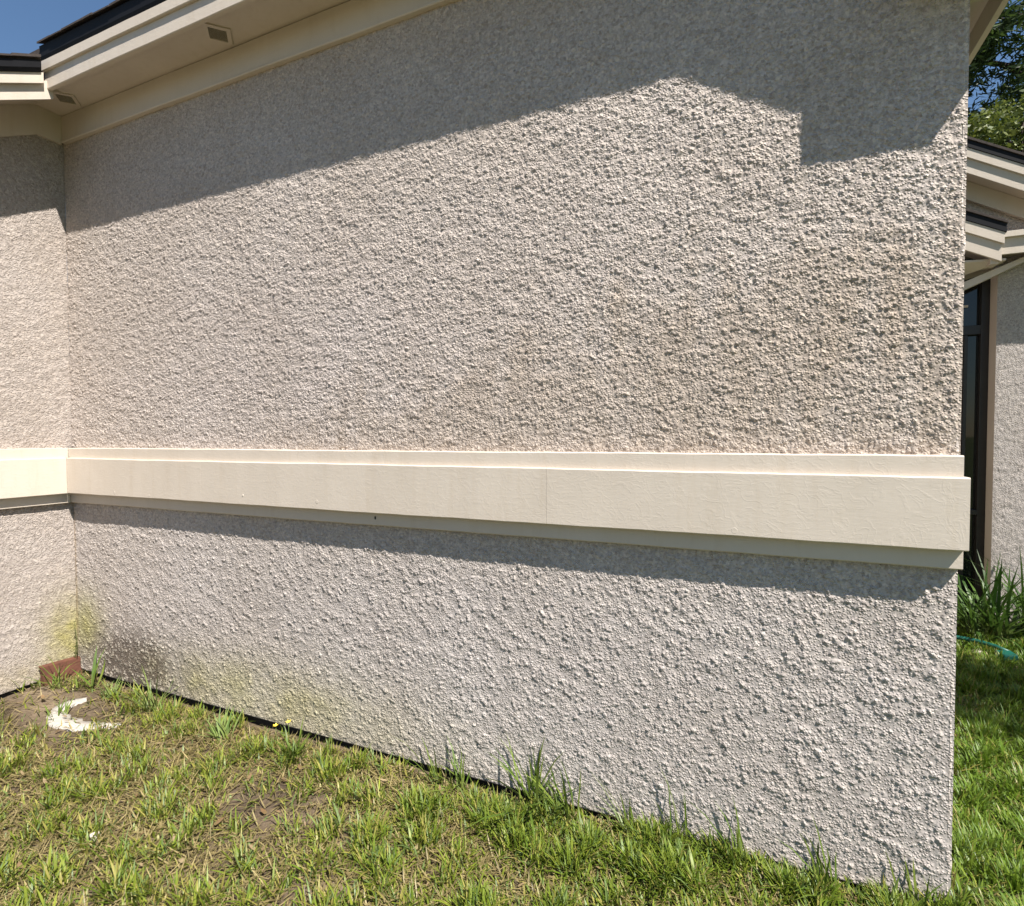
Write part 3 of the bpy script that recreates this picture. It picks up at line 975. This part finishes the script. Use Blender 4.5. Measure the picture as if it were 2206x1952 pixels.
for i, (x, y, n, h0, h1, w, c, lab) in enumerate(WEEDS):
    clump('grass_tuft', x, y, int(n*1.4), h0*1.0, h1*1.22, w*1.15, 0.25, c, lab, 'grass tuft', 'tufts along the wall foot', lean=0.3, curl=0.9,
          azc=(math.pi if i % 3 else None), azs=1.7, rad=0.035, seed=40+i)

# thin climbing sprig in the inside corner
spr = empty('weed_sprig', (-4.41, -0.03, 0.02), 'thin leafy sprig climbing the inside corner above the rust brown piece', 'weed')
tube('stem', [(-4.41, -0.03, -0.03), (-4.415, -0.032, 0.1), (-4.405, -0.028, 0.2), (-4.42, -0.03, 0.31)], [0.0025, 0.002, 0.0016, 0.0008], 'leaf', spr, 5)
tube('stem', [(-4.405, -0.03, 0.05), (-4.39, -0.032, 0.14), (-4.395, -0.03, 0.25)], [0.002, 0.0016, 0.0008], 'leaf', spr, 5)
for o in spr.children:
    set_paint(o.data, np.tile(np.array([[0.10, 0.12, 0.035]]), (len(o.data.vertices), 1)))
r = random.Random(4)
for k in range(11):
    z = 0.06+0.022*k
    a = r.uniform(-2.2, -0.4)
    ln = r.uniform(0.016, 0.03)
    p = Vector((-4.41+r.uniform(-0.005, 0.012), -0.03, z))
    d = Vector((math.cos(a), math.sin(a), 0.9)).normalized()
    s = d.cross(Vector((0.3, 0.2, 1))).normalized()*0.0045
    pyobj('leaf', [p, p+d*ln*0.5+s, p+d*ln, p+d*ln*0.5-s], [(0, 1, 2, 3)], 'leaf', spr, paint=(0.10, 0.15, 0.03))

# yellow flowers
FL = [(-2.63, -0.13, 'lower left of the two small yellow flowers by the wall'), (-2.57, -0.11, 'upper right of the two small yellow flowers by the wall')]
for k, (x, y, lab) in enumerate(FL):
    zt = 0.075+0.02*k
    f = empty('yellow_flower', (x, y, -0.05), lab, 'flower', 'yellow flowers in the grass')
    st = tube('stem', [(x, y, -0.06), (x+0.004, y-0.003, 0.01), (x, y, zt)], 0.0014, 'leaf', f, 5)
    set_paint(st.data, np.tile(np.array([[0.10, 0.16, 0.03]]), (len(st.data.vertices), 1)))
    for j in range(6):
        a = 2*math.pi*j/6+0.3*k
        d = Vector((math.cos(a), math.sin(a)*0.9-0.25, 0.55)).normalized()
        s = d.cross(Vector((0, 0, 1))).normalized()*0.0055
        p = Vector((x, y, zt))
        pyobj('petal', [p, p+d*0.008+s, p+d*0.017, p+d*0.008-s], [(0, 1, 2, 3)], 'yellow', f)

# dry leaves and clippings lying in the grass
def litter():
    n = 900
    x = rng.uniform(-4.3, 0.1, n)
    y = -np.abs(rng.normal(0, 0.55, n))-0.02
    k = rng.uniform(0, 1, n) < np.clip(0.25-0.30*x/4, 0.1, 0.75)
    x, y = x[k], y[k]
    n = len(x)
    az = rng.uniform(0, 2*math.pi, n)
    ln = rng.uniform(0.012, 0.042, n)
    wd = ln*rng.uniform(0.22, 0.5, n)
    t = rng.uniform(0, 1, (n, 1))
    col = np.array([0.40, 0.31, 0.19])*(1-t)+np.array([0.20, 0.12, 0.06])*t
    V, q, tr, C = blades(x, y, ground_z(x, y)+rng.uniform(0.006, 0.03, n), ln, wd, rng.uniform(1.2, 1.6, n), az, rng.uniform(-0.4, 0.3, n), col)
    o = npmesh('leaf_litter', V, q, tr, 'grass', None, True, C)
    tag(o, 'scattered dry tan leaves and clippings lying on the soil', 'dry leaves')
    o['kind'] = 'stuff'
litter()

# ------------------------------------------------------------------ small things on the ground
rb = empty('metal_flashing', (-4.42, -0.11, -0.02), 'rust brown bent metal piece standing against the return wall by the inside corner', 'flashing')
hexa('plate', [(-4.405, -0.218, -0.04), (-4.375, -0.21, -0.04), (-4.38, -0.012, -0.045), (-4.41, -0.012, -0.045),
               (-4.418, -0.216, 0.088), (-4.400, -0.212, 0.086), (-4.402, -0.014, 0.070), (-4.420, -0.012, 0.074)], 'rust', rb, 0.002)
hexa('folded_lip', [(-4.402, -0.217, 0.070), (-4.396, -0.217, 0.068), (-4.397, -0.011, 0.052), (-4.404, -0.011, 0.054),
                    (-4.430, -0.219, 0.098), (-4.400, -0.219, 0.094), (-4.402, -0.010, 0.078), (-4.430, -0.010, 0.084)], 'rust', rb, 0.002)

def scrap(name, pts, z, th, label, seed):
    """A broken thin plate: ragged outline, slightly tilted and bowed."""
    r = random.Random(seed)
    out = []
    n = len(pts)
    for i in range(n):
        a, b = Vector(pts[i]), Vector(pts[(i+1) % n])
        for k in range(4):
            p = a.lerp(b, k/4)
            out.append((p.x+r.uniform(-0.007, 0.007), p.y+r.uniform(-0.006, 0.006)))
    cx = sum(p[0] for p in out)/len(out)
    cy = sum(p[1] for p in out)/len(out)
    bm = bmesh.new()
    top = [bm.verts.new((x, y, float(ground_z(np.array(x), np.array(y)))+th*0.8+r.uniform(-0.0012, 0.0006))) for x, y in out]
    bot = [bm.verts.new((x, y, z-0.02)) for x, y in out]
    bm.faces.new(top)
    m = len(out)
    for i in range(m):
        bm.faces.new((bot[i], bot[(i+1) % m], top[(i+1) % m], top[i]))
    bmesh.ops.triangulate(bm, faces=[f for f in bm.faces if len(f.verts) > 4])
    o = bmobj(name, bm, 'white')
    return tag(o, label, 'scrap')
ARC = [(-4.00, -0.195, 0.045), (-4.03, -0.245, 0.075), (-4.025, -0.30, 0.085), (-3.985, -0.345, 0.09), (-3.92, -0.372, 0.095), (-3.845, -0.372, 0.10), (-3.77, -0.352, 0.09), (-3.70, -0.325, 0.072), (-3.63, -0.290, 0.045), (-3.555, -0.250, 0.012)]
out_, in_ = [], []
for i, (ax, ay, w) in enumerate(ARC):
    p0, p1 = ARC[max(i-1, 0)], ARC[min(i+1, len(ARC)-1)]
    tx, ty = p1[0]-p0[0], p1[1]-p0[1]
    ll = math.hypot(tx, ty)
    nx, ny = -ty/ll, tx/ll
    out_.append((ax-nx*w/2, ay-ny*w/2)); in_.append((ax+nx*w/2, ay+ny*w/2))
def strip_scrap(label):
    r = random.Random(2)
    V, Fc = [], []
    pts = []
    for i in range(len(ARC)-1):
        for k in range(4):
            f = k/4
            pts.append(tuple((out_[i][j]*(1-f)+out_[i+1][j]*f, in_[i][j]*(1-f)+in_[i+1][j]*f) for j in (0, 1)))
    for (ox, ix), (oy, iy) in pts:
        jo, ji = r.uniform(-0.08, 0.08), r.uniform(-0.10, 0.20)       # bites out of both edges
        cx, cy = (ox+ix)/2, (oy+iy)/2
        ox, oy = ox+(cx-ox)*jo, oy+(cy-oy)*jo
        ix, iy = ix+(cx-ix)*ji*1.4, iy+(cy-iy)*ji*1.4
        for x, y, dz in ((ox, oy, -0.03), (ox, oy, 0.010), ((ox+ix)/2, (oy+iy)/2, 0.014), (ix, iy, 0.008), (ix, iy, -0.03)):
            V.append((x, y, float(ground_z(np.array(x), np.array(y)))+dz+(r.uniform(-0.001, 0.001) if dz > 0 else 0)))
    for i in range(len(pts)-1):
        for j in range(4):
            a_ = i*5+j
            Fc.append((a_, a_+1, a_+6, a_+5))
    tag(pyobj('plaster_scrap', V, Fc, 'white', smooth=True), label, 'scrap')
strip_scrap('curved white plaster scrap lying on bare soil near the corner')
scrap('plaster_scrap', [(-3.98, -0.69), (-3.87, -0.70), (-3.83, -0.63), (-3.92, -0.615)], -0.04, 0.012, 'small white plaster scrap at the left edge of the lawn', 2)

def stone(x, y, rx, ry, rz, label, seed, name='stone', z=None):
    r = random.Random(seed)
    bm = bmesh.new()
    bmesh.ops.create_icosphere(bm, subdivisions=2, radius=1)
    for v in bm.verts:
        k = 1+r.uniform(-0.16, 0.16)
        v.co = Vector((v.co.x*rx*k, v.co.y*ry*k, v.co.z*rz*k))
    o = bmobj(name, bm, 'stone', None, 0, False)
    o.location = (x, y, (float(ground_z(np.array(x), np.array(y))) if z is None else z)+rz*0.4)
    o.rotation_euler = (0, 0, r.uniform(0, 3))
    return tag(o, label, 'stone')
stone(-2.80, -0.82, 0.022, 0.018, 0.03, 'small pale stone standing in the dry grass at lower left', 3)
stone(-1.75, -0.78, 0.03, 0.016, 0.012, 'flat pale stone at the bottom edge of the lawn', 4)
stone(0.905, 2.64, 0.06, 0.035, 0.02, 'flat pale stone beside the green hose', 5)

hose = empty('garden_hose', (0.9, 2.65, -0.05), 'green garden hose lying on shaded grass behind the corner', 'hose')
tube('tube', [(0.35, 2.74, -0.02), (0.65, 2.755, 0.004), (0.80, 2.74, 0.012), (0.92, 2.70, 0.012), (1.0, 2.64, 0.008), (1.05, 2.57, 0.0)], 0.014, 'hose', hose, 10)
hexa('nozzle', [(0.985, 2.47, -0.03), (1.075, 2.50, -0.03), (1.06, 2.585, -0.03), (0.965, 2.56, -0.03),
                (0.99, 2.475, 0.008), (1.07, 2.50, 0.01), (1.055, 2.58, 0.014), (0.97, 2.555, 0.012)], 'hose', hose, 0.008)

# ------------------------------------------------------------------ strap-leaved plants by the wing
LIL = ((0.03, 0.075, 0.014), (0.085, 0.15, 0.025))
PL = [(1.06, 2.98, 95, 0.35, 0.80, 'strap leaved border plant in front of the dark window', 71),
      (1.42, 3.08, 95, 0.35, 0.82, 'strap leaved border plant against the sunlit wing wall', 72),
      (1.85, 3.10, 70, 0.35, 0.75, 'strap leaved border plant at the far right, cut by the picture edge', 73)]
for x, y, n, h0, h1, lab, sd in PL:
    o = clump('border_plant', x, y, n, h0, h1, 0.020, 0.28, LIL, lab, 'plant', 'strap leaved plants by the wing', lean=0.34, curl=1.0, rad=0.13, seed=sd)

# ------------------------------------------------------------------ trees
def tree(name, x, y, h, crown, nl, leaf, cols, label, seed, trunk_r=0.16, needle=False, group='trees behind the house'):
    """crown: list of (dx, dy, z, radius) clumps carried on limbs."""
    r = np.random.default_rng(seed)
    t = empty(name, (x, y, -0.06), label, 'tree', group)
    hz = [0, 0.25, 0.5, 0.75, 1.0]
    pts = [(x+r.normal(0, 0.05)*k, y+r.normal(0, 0.05)*k, -0.15+h*k) for k in hz]
    tube('trunk', pts, [trunk_r*(1-0.75*k) for k in hz], 'bark', t, 9)
    bmV, bmF = [], []
    allV, allC = [], []
    for ci, (dx, dy, z, R) in enumerate(crown):
        c = np.array([x+dx, y+dy, z])
        kz = min(0.9, max(0.25, (z-R*0.9)/h))
        p0 = np.array([x, y, h*kz])
        mid = (p0+c)*0.5+np.array([0, 0, 0.15*R])
        tube('limb', [tuple(p0), tuple(mid), tuple(c)], [trunk_r*0.4, trunk_r*0.25, trunk_r*0.08], 'bark', t, 6)
        ns = 9
        subs = c+r.normal(0, 0.48, (ns, 3))*R*np.array([1, 1, 0.7])
        for s_ in subs:
            m = int(nl/ns)
            d = r.normal(0, 1, (m, 3))
            d /= np.linalg.norm(d, axis=1)[:, None]
            pos = s_+d*(r.uniform(0.15, 1, (m, 1))**0.6)*R*0.42*np.array([1, 1, 0.75])
            a = r.normal(0, 1, (m, 3)); a[:, 2] = a[:, 2]*0.5-0.25
            a /= np.linalg.norm(a, axis=1)[:, None]
            b_ = np.cross(a, r.normal(0, 1, (m, 3)))
            b_ /= np.linalg.norm(b_, axis=1)[:, None]
            ll = leaf*r.uniform(0.6, 1.3, (m, 1))
            ww = ll*(0.10 if needle else 0.28)
            q = np.stack([pos, pos+a*ll*0.5+b_*ww, pos+a*ll, pos+a*ll*0.5-b_*ww], 1)
            allV.append(q)
            tt = r.uniform(0, 1, (m, 1))
            cc = (np.array(cols[0])*(1-tt)+np.array(cols[1])*tt)*r.uniform(0.7, 1.25, (m, 1))
            allC.append(np.repeat(cc[:, None, :], 4, 1))
    V = np.concatenate(allV).reshape(-1, 3)
    C = np.concatenate(allC).reshape(-1, 3)
    npmesh('crown', V, np.arange(len(V)).reshape(-1, 4), None, 'leaf', t, False, C)
    return t
DK = ((0.022, 0.045, 0.012), (0.055, 0.085, 0.02))
YG = ((0.07, 0.10, 0.018), (0.15, 0.17, 0.035))
tree('pine_tree', 6.4, 15.5, 14.0, [(-2.6, -0.6, 11.0, 1.3), (-1.4, 0, 12.0, 1.4), (-1.9, 0.3, 9.2, 1.2), (-0.6, -0.5, 10.2, 1.3), (-2.9, 0.2, 12.6, 1.3), (-0.2, -0.4, 12.9, 1.4), (0.8, 0.3, 11.6, 1.5), (-3.0, 0.2, 9.8, 1.1), (-1.0, 0, 8.4, 1.1), (0.4, 0.2, 9.0, 1.2), (-2.3, 0.5, 14.0, 1.3), (1.6, 0, 13.4, 1.4), (-1.6, -0.3, 10.8, 1.1)],
     1300, 0.26, DK, 'tall dark needled tree behind the roof at upper right', 11, 0.2, True)
tree('broadleaf_tree', 4.3, 11.5, 7.6, [(-1.4, 0, 6.9, 0.9), (-0.5, -0.2, 7.3, 0.9), (0.5, 0.2, 7.1, 0.9), (-0.9, 0.3, 6.1, 0.9), (1.3, 0, 7.4, 0.9), (-2.0, 0.1, 6.4, 0.8), (0.2, 0, 6.2, 0.9), (0.9, -0.3, 6.5, 0.8)],
     1900, 0.10, YG, 'lower yellow green tree showing just above the wing roof', 12, 0.13, False)
# an unseen tree added right of the frame to cast shade behind the corner
tree('added_shade_tree', 4.3, -0.15, 4.2, [(-0.2, 0.0, 4.3, 0.75), (0.5, 0.3, 4.7, 0.8), (0.1, 0.6, 4.1, 0.7), (0.7, -0.2, 4.2, 0.7), (-0.3, 0.5, 4.9, 0.7)],
     1500, 0.10, YG, 'small unseen tree added beyond the right picture edge to cast shade', 13, 0.09, False, None)
